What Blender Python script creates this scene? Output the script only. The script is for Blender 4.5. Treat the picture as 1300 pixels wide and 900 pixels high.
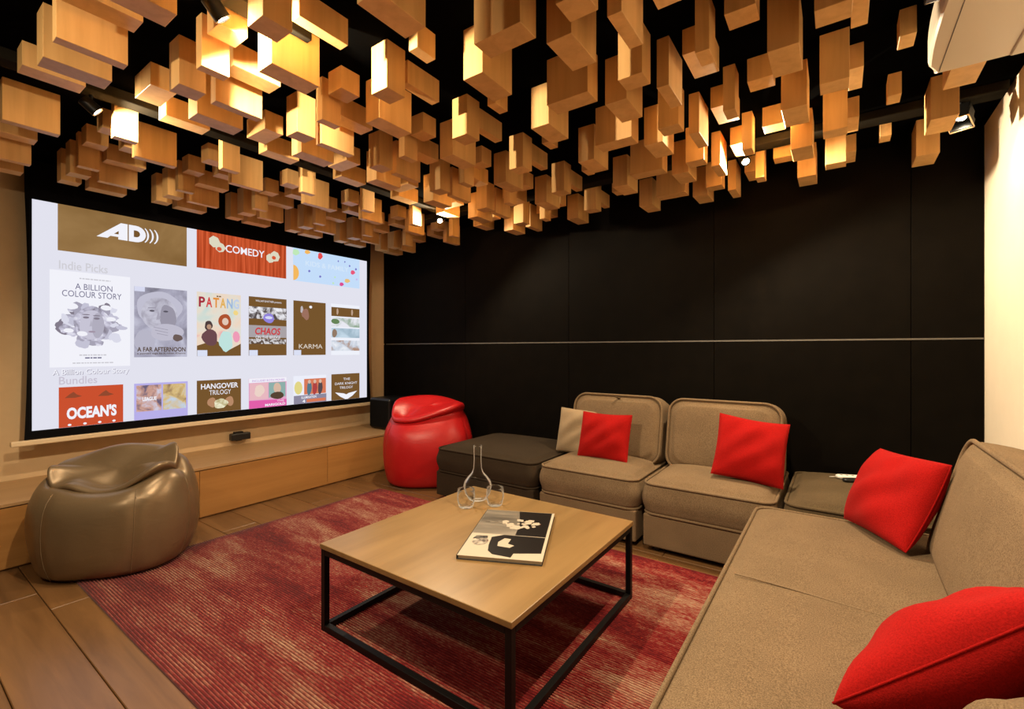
import bpy, bmesh, math, random
from mathutils import Vector, Matrix
random.seed(7)
S = bpy.context.scene
COL = S.collection
for o in list(bpy.data.objects): bpy.data.objects.remove(o)
PI = math.pi

# ------------------------------------------------------------------ camera
cam = bpy.data.cameras.new('camera')
cam.sensor_fit = 'HORIZONTAL'; cam.sensor_width = 36.0
cam.lens = 589.4 / 1300 * 36.0
cam.shift_y = -6.56 / 1300
cam.clip_start = 0.02; cam.clip_end = 60
camo = bpy.data.objects.new('camera', cam); COL.objects.link(camo)
EYE = 1.25; YAW = math.radians(35.116)
camo.location = (0, 0, EYE); camo.rotation_euler = (PI / 2, 0, YAW)
S.camera = camo

# ------------------------------------------------------------------ world, exposure
w = bpy.data.worlds.new('world'); S.world = w; w.use_nodes = True
w.node_tree.nodes['Background'].inputs[0].default_value = (0.02, 0.018, 0.015, 1)
w.node_tree.nodes['Background'].inputs[1].default_value = 1.0
S.view_settings.view_transform = 'Standard'
S.view_settings.look = 'None'
S.view_settings.gamma = 1.0
S.view_settings.use_curve_mapping = False
S.view_settings.exposure = 0.15
WARM = (1.0, 0.80, 0.54)
# the spot lamps of the ceiling tracks: (x, y, aim x, aim y, aim z, watts, cone degrees, blend)
LAMPS = [
 (-1.75, 0.72, -1.60, 1.75, 1.20, 112, 176, 0.35),
 (-2.93, 3.04, -1.6, 1.7, 0.6, 100, 176, 0.35),
 (-0.476, 3.17, 0.1, 2.2, 1.2, 135, 176, 0.35),
 (-2.94, 0.66, -2.6, 2.0, 1.2, 45, 176, 0.35),
 (0.50, 3.17, 0.25, 2.6, 1.2, 8, 150, 0.5),
 (-0.353, 1.18, -0.22, 1.45, 0.4, 130, 115, 0.6),
 (-1.75, -0.60, -2.2, 0.9, 0.6, 60, 150, 0.6),  # unseen fill lamp behind the viewer, added to brighten the room
]
SCREEN_POWER = 0.86

# ------------------------------------------------------------------ materials
def newmat(name):
    m = bpy.data.materials.new(name); m.use_nodes = True
    nt = m.node_tree; b = nt.nodes['Principled BSDF']
    return m, nt, b
def N(nt, t, **kw):
    n = nt.nodes.new(t)
    for k, v in kw.items(): setattr(n, k, v)
    return n
def L(nt, a, b): nt.links.new(a, b)
def rgba(c): return (c[0], c[1], c[2], 1)
def coords(nt, scale=(1, 1, 1), rand=False, space='Object'):
    tc = N(nt, 'ShaderNodeTexCoord'); mp = N(nt, 'ShaderNodeMapping')
    mp.inputs['Scale'].default_value = scale
    if rand:
        oi = N(nt, 'ShaderNodeObjectInfo'); mm = N(nt, 'ShaderNodeVectorMath', operation='SCALE')
        cb = N(nt, 'ShaderNodeCombineXYZ'); L(nt, oi.outputs['Random'], cb.inputs[0]); L(nt, oi.outputs['Random'], cb.inputs[1]); L(nt, oi.outputs['Random'], cb.inputs[2])
        L(nt, cb.outputs[0], mm.inputs[0]); mm.inputs['Scale'].default_value = 37.0
        ad = N(nt, 'ShaderNodeVectorMath', operation='ADD')
        L(nt, tc.outputs[space], ad.inputs[0]); L(nt, mm.outputs[0], ad.inputs[1]); L(nt, ad.outputs[0], mp.inputs[0])
    else: L(nt, tc.outputs[space], mp.inputs[0])
    return mp.outputs[0]
def ramp(nt, fac, stops):
    r = N(nt, 'ShaderNodeValToRGB'); e = r.color_ramp.elements
    while len(e) < len(stops): e.new(0.5)
    for i, (p, c) in enumerate(stops): e[i].position = p; e[i].color = rgba(c)
    L(nt, fac, r.inputs[0]); return r.outputs[0]
def noise(nt, vec, scale, detail=3, rough=0.55, dist=0.0):
    n = N(nt, 'ShaderNodeTexNoise'); n.inputs['Scale'].default_value = scale
    n.inputs['Detail'].default_value = detail; n.inputs['Roughness'].default_value = rough
    n.inputs['Distortion'].default_value = dist
    L(nt, vec, n.inputs['Vector']); return n.outputs[0]
def bump(nt, b, h, strength, dist=0.01):
    bp = N(nt, 'ShaderNodeBump'); bp.inputs['Strength'].default_value = strength; bp.inputs['Distance'].default_value = dist
    L(nt, h, bp.inputs['Height']); L(nt, bp.outputs[0], b.inputs['Normal'])
def mixc(nt, fac, a, b_, mode='MIX'):
    mx = N(nt, 'ShaderNodeMix', data_type='RGBA', blend_type=mode)
    if isinstance(fac, (int, float)): mx.inputs[0].default_value = fac
    else: L(nt, fac, mx.inputs[0])
    for s, x in ((mx.inputs[6], a), (mx.inputs[7], b_)):
        if isinstance(x, tuple): s.default_value = rgba(x)
        else: L(nt, x, s)
    return mx.outputs[2]
def plain(name, c, rough=0.6, metal=0.0, spec=0.5, nz=0.0, nscale=40):
    m, nt, b = newmat(name)
    b.inputs['Base Color'].default_value = rgba(c); b.inputs['Roughness'].default_value = rough
    b.inputs['Metallic'].default_value = metal; b.inputs['Specular IOR Level'].default_value = spec
    if nz:
        v = coords(nt); f = noise(nt, v, nscale, 4)
        L(nt, ramp(nt, f, [(0.3, tuple(x * (1 - nz) for x in c)), (0.7, tuple(min(1, x * (1 + nz)) for x in c))]), b.inputs['Base Color'])
        bump(nt, b, f, 0.15, 0.002)
    return m
def wood(name, light, dark, stretch, rough=0.45, rand=True, tone=0.2, scale=1.0, bstr=0.08):
    m, nt, b = newmat(name)
    v = coords(nt, stretch, rand)
    g = noise(nt, v, 22 * scale, 5, 0.6, 0.6)
    g2 = noise(nt, v, 5 * scale, 2, 0.5, 1.2)
    c1 = ramp(nt, g, [(0.3, dark), (0.62, light)])
    c2 = ramp(nt, g2, [(0.35, tuple(x * (1 - tone) for x in light)), (0.65, tuple(min(1, x * (1 + tone * 0.5)) for x in light))])
    c = mixc(nt, 0.5, c1, c2)
    if rand:
        oi = N(nt, 'ShaderNodeObjectInfo')
        k = ramp(nt, oi.outputs['Random'], [(0.0, (0.84, 0.82, 0.8)), (1.0, (1.08, 1.08, 1.08))])
        c = mixc(nt, 1.0, c, k, 'MULTIPLY')
    L(nt, c, b.inputs['Base Color']); b.inputs['Roughness'].default_value = rough
    bump(nt, b, g, bstr, 0.002)
    return m
def fabric(name, c, c2, scale=420, sheen=0.3, rough=0.95, bs=0.35):
    m, nt, b = newmat(name)
    v = coords(nt, (1, 1, 1))
    f = noise(nt, v, scale, 2, 0.7); f2 = noise(nt, v, 6, 3)
    c0 = ramp(nt, f, [(0.32, c2), (0.68, c)])
    k = ramp(nt, f2, [(0.3, (0.9, 0.9, 0.9)), (0.7, (1.05, 1.05, 1.05))])
    L(nt, mixc(nt, 1.0, c0, k, 'MULTIPLY'), b.inputs['Base Color'])
    b.inputs['Roughness'].default_value = rough; b.inputs['Specular IOR Level'].default_value = 0.15
    b.inputs['Sheen Weight'].default_value = sheen; b.inputs['Sheen Roughness'].default_value = 0.5
    b.inputs['Sheen Tint'].default_value = rgba(tuple(min(1, x * 1.6 + 0.1) for x in c))
    bump(nt, b, f, bs, 0.003)
    return m
def emit(name, c, k=1.0):
    m, nt, b = newmat(name)
    b.inputs['Base Color'].default_value = (0, 0, 0, 1); b.inputs['Roughness'].default_value = 0.9
    b.inputs['Specular IOR Level'].default_value = 0.0
    b.inputs['Emission Color'].default_value = rgba(c); b.inputs['Emission Strength'].default_value = SCREEN_POWER * k
    return m
def emit_noise(name, stops, scale, stretch=(1, 1, 1), detail=4, dist=0.5):
    m, nt, b = newmat(name)
    b.inputs['Base Color'].default_value = (0, 0, 0, 1); b.inputs['Specular IOR Level'].default_value = 0.0
    f = noise(nt, coords(nt, stretch), scale, detail, 0.55, dist)
    L(nt, ramp(nt, f, stops), b.inputs['Emission Color']); b.inputs['Emission Strength'].default_value = SCREEN_POWER
    return m
def glassmat(name):
    m, nt, b = newmat(name); out = nt.nodes['Material Output']; nt.nodes.remove(b)
    tr = N(nt, 'ShaderNodeBsdfTransparent'); gl = N(nt, 'ShaderNodeBsdfGlossy'); gl.inputs['Roughness'].default_value = 0.02
    tr.inputs[0].default_value = (0.985, 0.985, 0.985, 1)
    lw = N(nt, 'ShaderNodeLayerWeight'); lw.inputs[0].default_value = 0.10
    mx = N(nt, 'ShaderNodeMixShader'); L(nt, lw.outputs['Fresnel'], mx.inputs[0]); L(nt, tr.outputs[0], mx.inputs[1])
    df = N(nt, 'ShaderNodeBsdfDiffuse'); df.inputs[0].default_value = (0.8, 0.78, 0.74, 1); m2 = N(nt, 'ShaderNodeMixShader'); m2.inputs[0].default_value = 0.3  # whitish diffuse towards grazing angles, painting bright rims onto the glass
    L(nt, gl.outputs[0], m2.inputs[1]); L(nt, df.outputs[0], m2.inputs[2]); L(nt, m2.outputs[0], mx.inputs[2])
    L(nt, mx.outputs[0], out.inputs['Surface'])
    return m
M = {}
M['block'] = wood('block_wood', (0.93, 0.58, 0.235), (0.70, 0.38, 0.125), (1.0, 1.0, 0.06), 0.42, True, 0.16)
M['cream'] = plain('cream_plaster', (0.62, 0.44, 0.25), 0.8, nz=0.03, nscale=12)
M['white_wall'] = plain('ivory_plaster', (0.78, 0.68, 0.53), 0.8, nz=0.02, nscale=10)
M['black_wall'] = plain('black_painted_panel', (0.0036, 0.0026, 0.0016), 0.7, spec=0.05, nz=0.25, nscale=7)
M['black_ceiling'] = plain('black_ceiling_paint', (0.002, 0.002, 0.002), 1.0, spec=0.0)
M['black_metal'] = plain('black_metal', (0.004, 0.004, 0.004), 0.45, spec=0.2)
M['rail_grey'] = plain('dark_grey_metal', (0.016, 0.014, 0.010), 0.9, spec=0.03)
M['joint'] = plain('grey_joint_strip', (0.12, 0.11, 0.095), 0.5)
M['plank'] = wood('floor_oak', (0.20, 0.10, 0.038), (0.065, 0.028, 0.010), (0.09, 1.0, 1.0), 0.28, True, 0.3, 0.8, 0.12)
M['cabinet'] = wood('cabinet_oak', (0.42, 0.205, 0.06), (0.32, 0.14, 0.036), (1.0, 0.05, 1.0), 0.4, True, 0.14)
M['cabinet_top'] = wood('cabinet_top_oak', (0.40, 0.24, 0.11), (0.33, 0.185, 0.08), (1.0, 0.05, 1.0), 0.4, False, 0.1)
M['table'] = wood('table_oak', (0.275, 0.165, 0.064), (0.18, 0.10, 0.034), (1.0, 0.10, 1.0), 0.32, False, 0.25, 0.7)
M['tan'] = fabric('tan_weave', (0.25, 0.172, 0.10), (0.11, 0.07, 0.037), 300, 0.08)
M['tan_pipe'] = fabric('tan_piping', (0.27, 0.19, 0.11), (0.18, 0.125, 0.07), 300)
M['brown'] = fabric('dark_brown_weave', (0.050, 0.034, 0.020), (0.024, 0.016, 0.009), 300, 0.03)
M['olive'] = fabric('olive_brown_weave', (0.13, 0.09, 0.048), (0.065, 0.044, 0.022), 300, 0.05)
M['linen'] = fabric('beige_linen', (0.38, 0.28, 0.17), (0.28, 0.20, 0.12), 300, 0.1)
M['red'] = fabric('red_velvet', (0.37, 0.006, 0.005), (0.25, 0.003, 0.002), 250, 0.10)
M['glass'] = glassmat('clear_glass')
M['white_plastic'] = plain('white_plastic', (0.80, 0.72, 0.58), 0.35)
M['white_remote'] = plain('white_remote_plastic', (0.85, 0.82, 0.75), 0.4)
M['grey_lens'] = plain('blue_grey_lens', (0.25, 0.27, 0.36), 0.15, metal=0.4)
M['black_plastic'] = plain('black_plastic', (0.006, 0.006, 0.007), 0.35)
M['black_fabric'] = plain('black_speaker_cloth', (0.006, 0.006, 0.006), 0.9, spec=0.1)
M['paper'] = plain('book_paper', (0.46, 0.40, 0.31), 0.7)
M['book_black'] = plain('book_black', (0.006, 0.005, 0.005), 0.4)
M['bar_cream'] = plain('cream_metal_bar', (0.70, 0.55, 0.36), 0.5)
M['screen_black'] = plain('black_screen_border', (0.003, 0.003, 0.004), 0.9, spec=0.1)
def leather(name, c, rough, metal):
    m, nt, b = newmat(name)
    v = coords(nt, (1, 1, 2.5)); f = noise(nt, v, 5, 3, 0.5, 0.8); f2 = noise(nt, coords(nt), 220, 2)
    L(nt, ramp(nt, f2, [(0.3, tuple(x * 0.92 for x in c)), (0.7, c)]), b.inputs['Base Color'])
    b.inputs['Roughness'].default_value = rough; b.inputs['Metallic'].default_value = metal
    b.inputs['Specular IOR Level'].default_value = 0.5
    bump(nt, b, f, 0.12, 0.02)
    return m
M['bronze'] = leather('bronze_leatherette', (0.215, 0.148, 0.082), 0.36, 0.4)
M['bag_red'] = leather('red_leatherette', (0.48, 0.008, 0.010), 0.40, 0.0)
M['bag_seam'] = plain('bronze_seam', (0.16, 0.105, 0.055), 0.6)
M['bag_red_seam'] = plain('dark_red_seam', (0.35, 0.004, 0.006), 0.6)
def rugmat():
    m, nt, b = newmat('distressed_red_rug')
    v = coords(nt); vs = coords(nt, (0.35, 1.6, 1))
    big = noise(nt, vs, 3.2, 6, 0.68, 0.4); fine = noise(nt, coords(nt, (1, 6, 1)), 42, 3, 0.7)
    s = N(nt, 'ShaderNodeMath', operation='MULTIPLY_ADD'); L(nt, fine, s.inputs[0]); s.inputs[1].default_value = 0.55; L(nt, big, s.inputs[2])
    ab = N(nt, 'ShaderNodeVectorMath', operation='ABSOLUTE'); L(nt, coords(nt, (1 / 1.48, 1 / 1.015, 1)), ab.inputs[0])
    se = N(nt, 'ShaderNodeSeparateXYZ'); L(nt, ab.outputs[0], se.inputs[0])
    mxm = N(nt, 'ShaderNodeMath', operation='MAXIMUM'); L(nt, se.outputs[0], mxm.inputs[0]); L(nt, se.outputs[1], mxm.inputs[1])
    me_ = N(nt, 'ShaderNodeMapRange'); L(nt, mxm.outputs[0], me_.inputs[0]); me_.inputs[1].default_value = 0.93; me_.inputs[2].default_value = 1.0; me_.inputs[3].default_value = 0.0; me_.inputs[4].default_value = -0.13
    s2 = N(nt, 'ShaderNodeMath', operation='ADD'); L(nt, s.outputs[0], s2.inputs[0]); L(nt, me_.outputs[0], s2.inputs[1])
    c = ramp(nt, s2.outputs[0], [(0.62, (0.11, 0.003, 0.005)), (0.73, (0.25, 0.012, 0.012)), (0.82, (0.33, 0.09, 0.06)), (0.96, (0.50, 0.29, 0.185))])
    # the loops' crests are worn to beige yarn, the grooves keep the red dye
    sp = N(nt, 'ShaderNodeSeparateXYZ'); L(nt, v, sp.inputs[0])
    mr = N(nt, 'ShaderNodeMapRange'); L(nt, sp.outputs[2], mr.inputs[0])
    mr.inputs[1].default_value = 0.004; mr.inputs[2].default_value = 0.010
    L(nt, mixc(nt, mr.outputs[0], (0.07, 0.002, 0.003), c), b.inputs['Base Color'])
    b.inputs['Roughness'].default_value = 0.9; b.inputs['Specular IOR Level'].default_value = 0.15
    b.inputs['Sheen Weight'].default_value = 0.25
    bump(nt, b, fine, 0.3, 0.004)
    return m
M['rug'] = rugmat()
def lampmat():
    m, nt, b = newmat('lit_lamp_lens')
    b.inputs['Emission Color'].default_value = (1, 0.86, 0.62, 1); b.inputs['Emission Strength'].default_value = 60
    return m
M['lens'] = lampmat()

# ------------------------------------------------------------------ helpers
def mesh_obj(name, me, mat, parent=None, loc=(0, 0, 0), rot=None, smooth=False, local=False):
    if mat and not me.materials: me.materials.append(mat)
    if smooth:
        for p in me.polygons: p.use_smooth = True
    o = bpy.data.objects.new(name, me); COL.objects.link(o)
    l = Vector(loc)
    if parent:
        o.parent = parent
        if not local:
            q = parent
            while q: l = l - q.location; q = q.parent
    o.location = l
    if rot is not None: o.rotation_euler = rot
    return o
def pyd(name, vs, fs):
    me = bpy.data.meshes.new(name); me.from_pydata(vs, [], fs); me.update(); return me
def bm_mesh(name, bm):
    bmesh.ops.recalc_face_normals(bm, faces=bm.faces)
    me = bpy.data.meshes.new(name); bm.to_mesh(me); bm.free(); return me
def box_mesh(name, sx, sy, sz, bev=0.0, seg=1, base=False):
    bm = bmesh.new(); bmesh.ops.create_cube(bm, size=1)
    for v in bm.verts: v.co = Vector((v.co.x * sx, v.co.y * sy, v.co.z * sz + (sz / 2 if base else 0)))
    if bev: bmesh.ops.bevel(bm, geom=bm.edges[:], offset=bev, segments=seg, affect='EDGES', profile=0.5)
    return bm_mesh(name, bm)
def box(name, lo, hi, mat, parent=None, bev=0.0, seg=1):
    c = [(a + b) / 2 for a, b in zip(lo, hi)]; s = [b - a for a, b in zip(lo, hi)]
    return mesh_obj(name, box_mesh(name, *s, bev=bev, seg=seg), mat, parent, c)
def empty(name, loc, label=None, cat=None, group=None):
    o = bpy.data.objects.new(name, None); COL.objects.link(o); o.location = loc; o.empty_display_size = 0.05
    if label: tag(o, label, cat, group)
    return o
def tag(o, label, cat, group=None):
    o['label'] = label; o['category'] = cat
    if group: o['group'] = group
    return o
def struct(o): o['kind'] = 'structure'; return o
def lathe_mesh(name, prof, seg=40):
    vs = []; fs = []; n = len(prof); idx = []
    for (r, z) in prof:
        if r < 1e-6: idx.append([len(vs)] * seg); vs.append((0, 0, z))
        else:
            idx.append(list(range(len(vs), len(vs) + seg)))
            vs += [(r * math.cos(2 * PI * k / seg), r * math.sin(2 * PI * k / seg), z) for k in range(seg)]
    for i in range(n - 1):
        for k in range(seg):
            q = [idx[i][k], idx[i][(k + 1) % seg], idx[i + 1][(k + 1) % seg], idx[i + 1][k]]
            u = []
            for t in q:
                if t not in u: u.append(t)
            if len(u) > 2: fs.append(u)
    return pyd(name, vs, fs)
def tube_mesh(name, pts, r, closed=False, seg=8):
    pts = [Vector(p) for p in pts]; n = len(pts); vs = []; fs = []
    prev = None
    for i in range(n):
        a = pts[(i - 1) % n] if (closed or i > 0) else pts[i]
        b = pts[(i + 1) % n] if (closed or i < n - 1) else pts[i]
        t = (b - a).normalized()
        if prev is None: u = t.orthogonal().normalized()
        else: u = (prev - t * prev.dot(t)).normalized()
        prev = u; w_ = t.cross(u)
        for k in range(seg):
            an = 2 * PI * k / seg; vs.append(pts[i] + (u * math.cos(an) + w_ * math.sin(an)) * r)
    for i in range(n if closed else n - 1):
        j = (i + 1) % n
        off = 0
        if closed and i == n - 1:
            best = 1e9
            for s_ in range(seg):
                d = (vs[i * seg] - vs[s_]).length
                if d < best: best = d; off = s_
        for k in range(seg):
            fs.append((i * seg + k, i * seg + (k + 1) % seg, j * seg + (k + 1 + off) % seg, j * seg + (k + off) % seg))
    if not closed:
        fs.append(tuple(range(seg - 1, -1, -1))); fs.append(tuple((n - 1) * seg + k for k in range(seg)))
    return pyd(name, vs, fs)
def rrect(w_, h_, R, k=7, nx=8):
    """rounded rectangle outline, counter-clockwise, with extra points along the sides"""
    pts = []
    cs = [(w_ / 2 - R, h_ / 2 - R, 0), (-w_ / 2 + R, h_ / 2 - R, PI / 2), (-w_ / 2 + R, -h_ / 2 + R, PI), (w_ / 2 - R, -h_ / 2 + R, 1.5 * PI)]
    for i, (cx, cy, a0) in enumerate(cs):
        for j in range(k + 1):
            a = a0 + (PI / 2) * j / k; pts.append((cx + R * math.cos(a), cy + R * math.sin(a)))
        nxc = cs[(i + 1) % 4]; a1 = nxc[2]
        p = pts[-1]; q = (nxc[0] + R * math.cos(a1), nxc[1] + R * math.sin(a1))
        for j in range(1, nx): t = j / nx; pts.append((p[0] + (q[0] - p[0]) * t, p[1] + (q[1] - p[1]) * t))
    return pts
def slab_mesh(name, w_, h_, t, R, r, pf=0.0, pb=0.0, side=0.0):
    """upholstered slab: rounded outline in xy, thickness along z, puffed faces and bulging sides"""
    out = rrect(w_, h_, R); n = len(out); vs = []; fs = []
    def ring(sc, inset, z):
        i0 = len(vs)
        for (x, y) in out:
            fx = (w_ / 2 - inset) / (w_ / 2) * sc; fy = (h_ / 2 - inset) / (h_ / 2) * sc
            X, Y = x * fx, y * fy
            vs.append((X, Y, z))
        return i0
    rings = []
    def puffz(x, y, p): return p * (1 - (2 * x / w_) ** 4) * (1 - (2 * y / h_) ** 4)
    vs.append((0, 0, t / 2 + pf)); top = 0
    for sc in (0.15, 0.3, 0.45, 0.6, 0.72, 0.83, 0.92, 0.97):
        i0 = ring(sc, r, t / 2)
        for q in range(i0, i0 + n): x, y, z = vs[q]; vs[q] = (x, y, z + puffz(x, y, pf))
        rings.append(i0)
    for j in range(6):
        a = PI / 2 * j / 5; rings.append(ring(1, r * (1 - math.sin(a)), t / 2 - r + r * math.cos(a)))
    m = 6
    for j in range(1, m):
        z = (t / 2 - r) * (1 - 2 * j / m); rings.append(ring(1, -side * math.sin(PI * j / m), z))
    for j in range(6):
        a = PI / 2 * (1 - j / 5); rings.append(ring(1, r * (1 - math.sin(a)), -t / 2 + r - r * math.cos(a)))
    for sc in (0.95, 0.85, 0.7, 0.5, 0.25):
        i0 = ring(sc, r, -t / 2)
        for q in range(i0, i0 + n): x, y, z = vs[q]; vs[q] = (x, y, z - puffz(x, y, pb))
        rings.append(i0)
    vs.append((0, 0, -t / 2 - pb)); bot = len(vs) - 1
    for k in range(n): fs.append((top, rings[0] + k, rings[0] + (k + 1) % n))
    for a, b in zip(rings, rings[1:]):
        for k in range(n): fs.append((a + k, b + k, b + (k + 1) % n, a + (k + 1) % n))
    for k in range(n): fs.append((bot, rings[-1] + (k + 1) % n, rings[-1] + k))
    return pyd(name, vs, fs)
def slab(name, mat, parent, loc, rot, w_, h_, t, R, r, pf=0.0, pb=0.0, side=0.0, pipes=(1, -1), pr=0.008, pmat=None):
    o = mesh_obj(name, slab_mesh(name, w_, h_, t, R, r, pf, pb, side), mat, parent, loc, rot, True)
    for s_ in pipes:
        pts = [(x * (w_ / 2 - r * 0.16) / (w_ / 2), y * (h_ / 2 - r * 0.16) / (h_ / 2), s_ * (t / 2 - r * 0.16)) for x, y in rrect(w_, h_, R)]
        mesh_obj('piping', tube_mesh('piping', pts, pr, True, 7), pmat or mat, o, (0, 0, 0), None, True, True)
    return o
def pillow_mesh(name, a, b, T, n=26, pinch=0.07, wr=0.006, seed=0):
    rnd = random.Random(seed); ph = [rnd.uniform(0, 6.28) for _ in range(8)]
    vs = []; fs = []; ids = {}
    for side in (1, -1):
        for i in range(n + 1):
            for j in range(n + 1):
                u = -math.cos(PI * i / n); v = -math.cos(PI * j / n)
                edge = i in (0, n) or j in (0, n)
                if edge and side == -1: ids[(side, i, j)] = ids[(1, i, j)]; continue
                x = a * u * (1 - pinch * (1 - v * v)); y = b * v * (1 - pinch * (1 - u * u))
                th = T * (max(0.0, (1 - u * u) * (1 - v * v))) ** 0.42
                th *= 1 + 0.10 * math.sin(3 * u + ph[0]) * math.cos(2.5 * v + ph[1])
                th += wr * (math.sin(9 * u * v + 4 * u + ph[2]) + math.sin(7 * v - 6 * u + ph[3])) * (1 - u * u) * (1 - v * v) * 4 * 0.5
                sag = 0.02 * math.sin(1.7 * u + ph[4]) * (v * v)
                ids[(side, i, j)] = len(vs); vs.append((x, y, side * th + sag))
    for side in (1, -1):
        for i in range(n):
            for j in range(n):
                q = [ids[(side, i, j)], ids[(side, i + 1, j)], ids[(side, i + 1, j + 1)], ids[(side, i, j + 1)]]
                fs.append(q if side == 1 else q[::-1])
    return pyd(name, vs, fs)
def frame_rot(normal, up):
    z = Vector(normal).normalized(); y = Vector(up); y = (y - z * y.dot(z)).normalized(); x = y.cross(z)
    return Matrix((x, y, z)).transposed().to_euler()

# ------------------------------------------------------------------ room shell
XL, XR, YB, YF, ZC = -4.5, 0.679, 3.70, -1.8, 2.522
floor = struct(box('floor', (XL, YF, -0.10), (XR, YB, -0.022), plain('subfloor', (0.05, 0.03, 0.015), 0.9)))
pw = 0.227; row = 0; y = YF + 0.05
ms = {}
yy = 0.549 - pw * 11
while yy < YB:
    y0 = max(yy, YF); y1 = min(yy + pw, YB)
    if y1 - y0 > 0.02:
        x = XL - random.uniform(0, 1.2)
        while x < XR:
            ln = random.choice((1.4, 1.7, 2.0)); a0 = max(x, XL); a1 = min(x + ln, XR)
            if a1 - a0 > 0.03:
                mesh_obj('floor_plank', box_mesh('floor_plank', a1 - a0 - 0.003, y1 - y0 - 0.003, 0.022, 0.0025), M['plank'], floor, ((a0 + a1) / 2, (y0 + y1) / 2, -0.011))
            x += ln
    yy += pw
wl = struct(box('wall_left', (XL - 0.15, YF - 0.15, -0.1), (XL, YB + 0.15, ZC + 0.3), M['cream']))
wb = struct(box('wall_back', (XL, YB + 0.012, -0.1), (XR, YB + 0.15, ZC + 0.3), M['black_wall']))
for za, zb in ((0.0, 1.306), (1.318, ZC)):
    for xa, xb in ((XL, -3.2), (-3.2, -1.98), (-1.98, -0.76), (-0.76, 0.36), (0.36, XR)):
        box('wall_panel', (xa + 0.0015, YB, za), (xb - 0.0015, YB + 0.012, zb), M['black_wall'], wb, 0.0015)
struct(box('trim_1', (XL + 0.05, YB - 0.003, 1.307), (XR - 0.002, YB + 0.012, 1.317), M['joint']))
struct(box('wall_right', (XR, YF - 0.15, -0.1), (XR + 0.15, YB + 0.15, ZC + 0.3), M['white_wall']))
struct(box('wall_front', (XL, YF - 0.15, -0.1), (XR, YF, ZC + 0.3), M['black_wall']))
ceil = struct(box('ceiling', (XL, YF, ZC), (XR, YB, ZC + 0.3), M['black_ceiling']))

# ------------------------------------------------------------------ hanging wooden blocks of the ceiling
P = 0.5
I = [(-8.216, .2, 0), (-7.798, .2, 0), (-7.341, .1, 0), (-7.115, .2, 1), (-6.53, .2, 1), (-6.049, .1, 0), (-5.361, .4, 1), (-4.547, .2, 0), (-4.026, .1, 0), (-3.834, .2, 1),
     (-3.217, .2, 0), (-2.762, .1, 1), (-2.098, .4, 0), (-1.439, .2, 0), (-0.852, .1, 0), (-0.655, .2, 1), (-0.125, .2, 0), (0.375, .1, 1)]
II = [(-8.293, .2, 0), (-7.775, .1, 0), (-7.555, .2, 1), (-6.93, .2, 1), (-6.472, .1, 0), (-5.685, .2, 1), (-4.96, .2, 0), (-4.49, .1, 0), (-4.267, .2, 1), (-3.668, .2, 0),
      (-3.19, .1, 1), (-2.447, .2, 0), (-1.677, .2, 0), (-1.222, .1, 0), (-1.018, .2, 1), (-0.421, .2, 0), (0.073, .1, 1), (0.706, .2, 0)]
ZLOW, ZHIGH = EYE + 2.145 * P, EYE + 2.341 * P
bmesh_cache = {}
for band, (fam, ya, yb) in enumerate(((I, 0.517, 0.714), (II, 0.805, 1.201))):
    for (x0, wx, high) in fam:
        for n in range(1 - band, 7):
            if x0 > 0.6 and n < 4: continue
            if x0 > 0.3 and band == 0 and n < 3: continue
            key = (band, wx, high)
            if key not in bmesh_cache:
                bmesh_cache[key] = box_mesh('wood_block', wx * 0.985 * P, (yb - ya) * P, ZC - (ZHIGH if high else ZLOW), 0.0012)
            zb = ZHIGH if high else ZLOW
            mesh_obj('wood_block', bmesh_cache[key], M['block'], ceil, ((x0 + wx * 0.49) * P, ((ya + yb) / 2 + n) * P, (zb + ZC) / 2))

# ------------------------------------------------------------------ lighting tracks and spot lamps
def rail(name, lo, hi, label):
    o = box(name, lo, hi, M['rail_grey'], None, 0.006, 2); tag(o, label, 'light track')
rail('light_track', (-4.2, 3.125, 2.475), (XR - 0.02, 3.235, ZC), 'long dark grey lighting track running parallel to the black wall')
rail('light_track', (-2.962, YF + 0.1, 2.472), (-2.868, 3.10, ZC), 'long dark grey lighting track running parallel to the screen')
rail('light_track', (-1.795, YF + 0.1, 2.472), (-1.705, 1.05, ZC), 'short dark grey lighting track above the coffee table')
rail('light_track', (-0.369, YF + 0.1, 2.472), (-0.338, 1.30, ZC), 'narrow dark grey lighting track above the long sofa')
lamp_labels = ['lit black spotlight over the coffee table', 'lit black spotlight above the red beanbag corner', 'lit black spotlight above the two-seat sofa',
  'black spotlight on the track above the bronze beanbag', 'black spotlight next to the ivory wall and black wall corner', 'black spotlight on the narrow track over the long sofa',
  'added unseen black fill spotlight on the table track behind the viewer']
def cyl_mesh(name, r, h_, seg=24): return lathe_mesh(name, [(0, 0), (r * 0.97, 0), (r, r * 0.05), (r, h_ - r * 0.05), (r * 0.97, h_), (0, h_)], seg)
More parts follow.
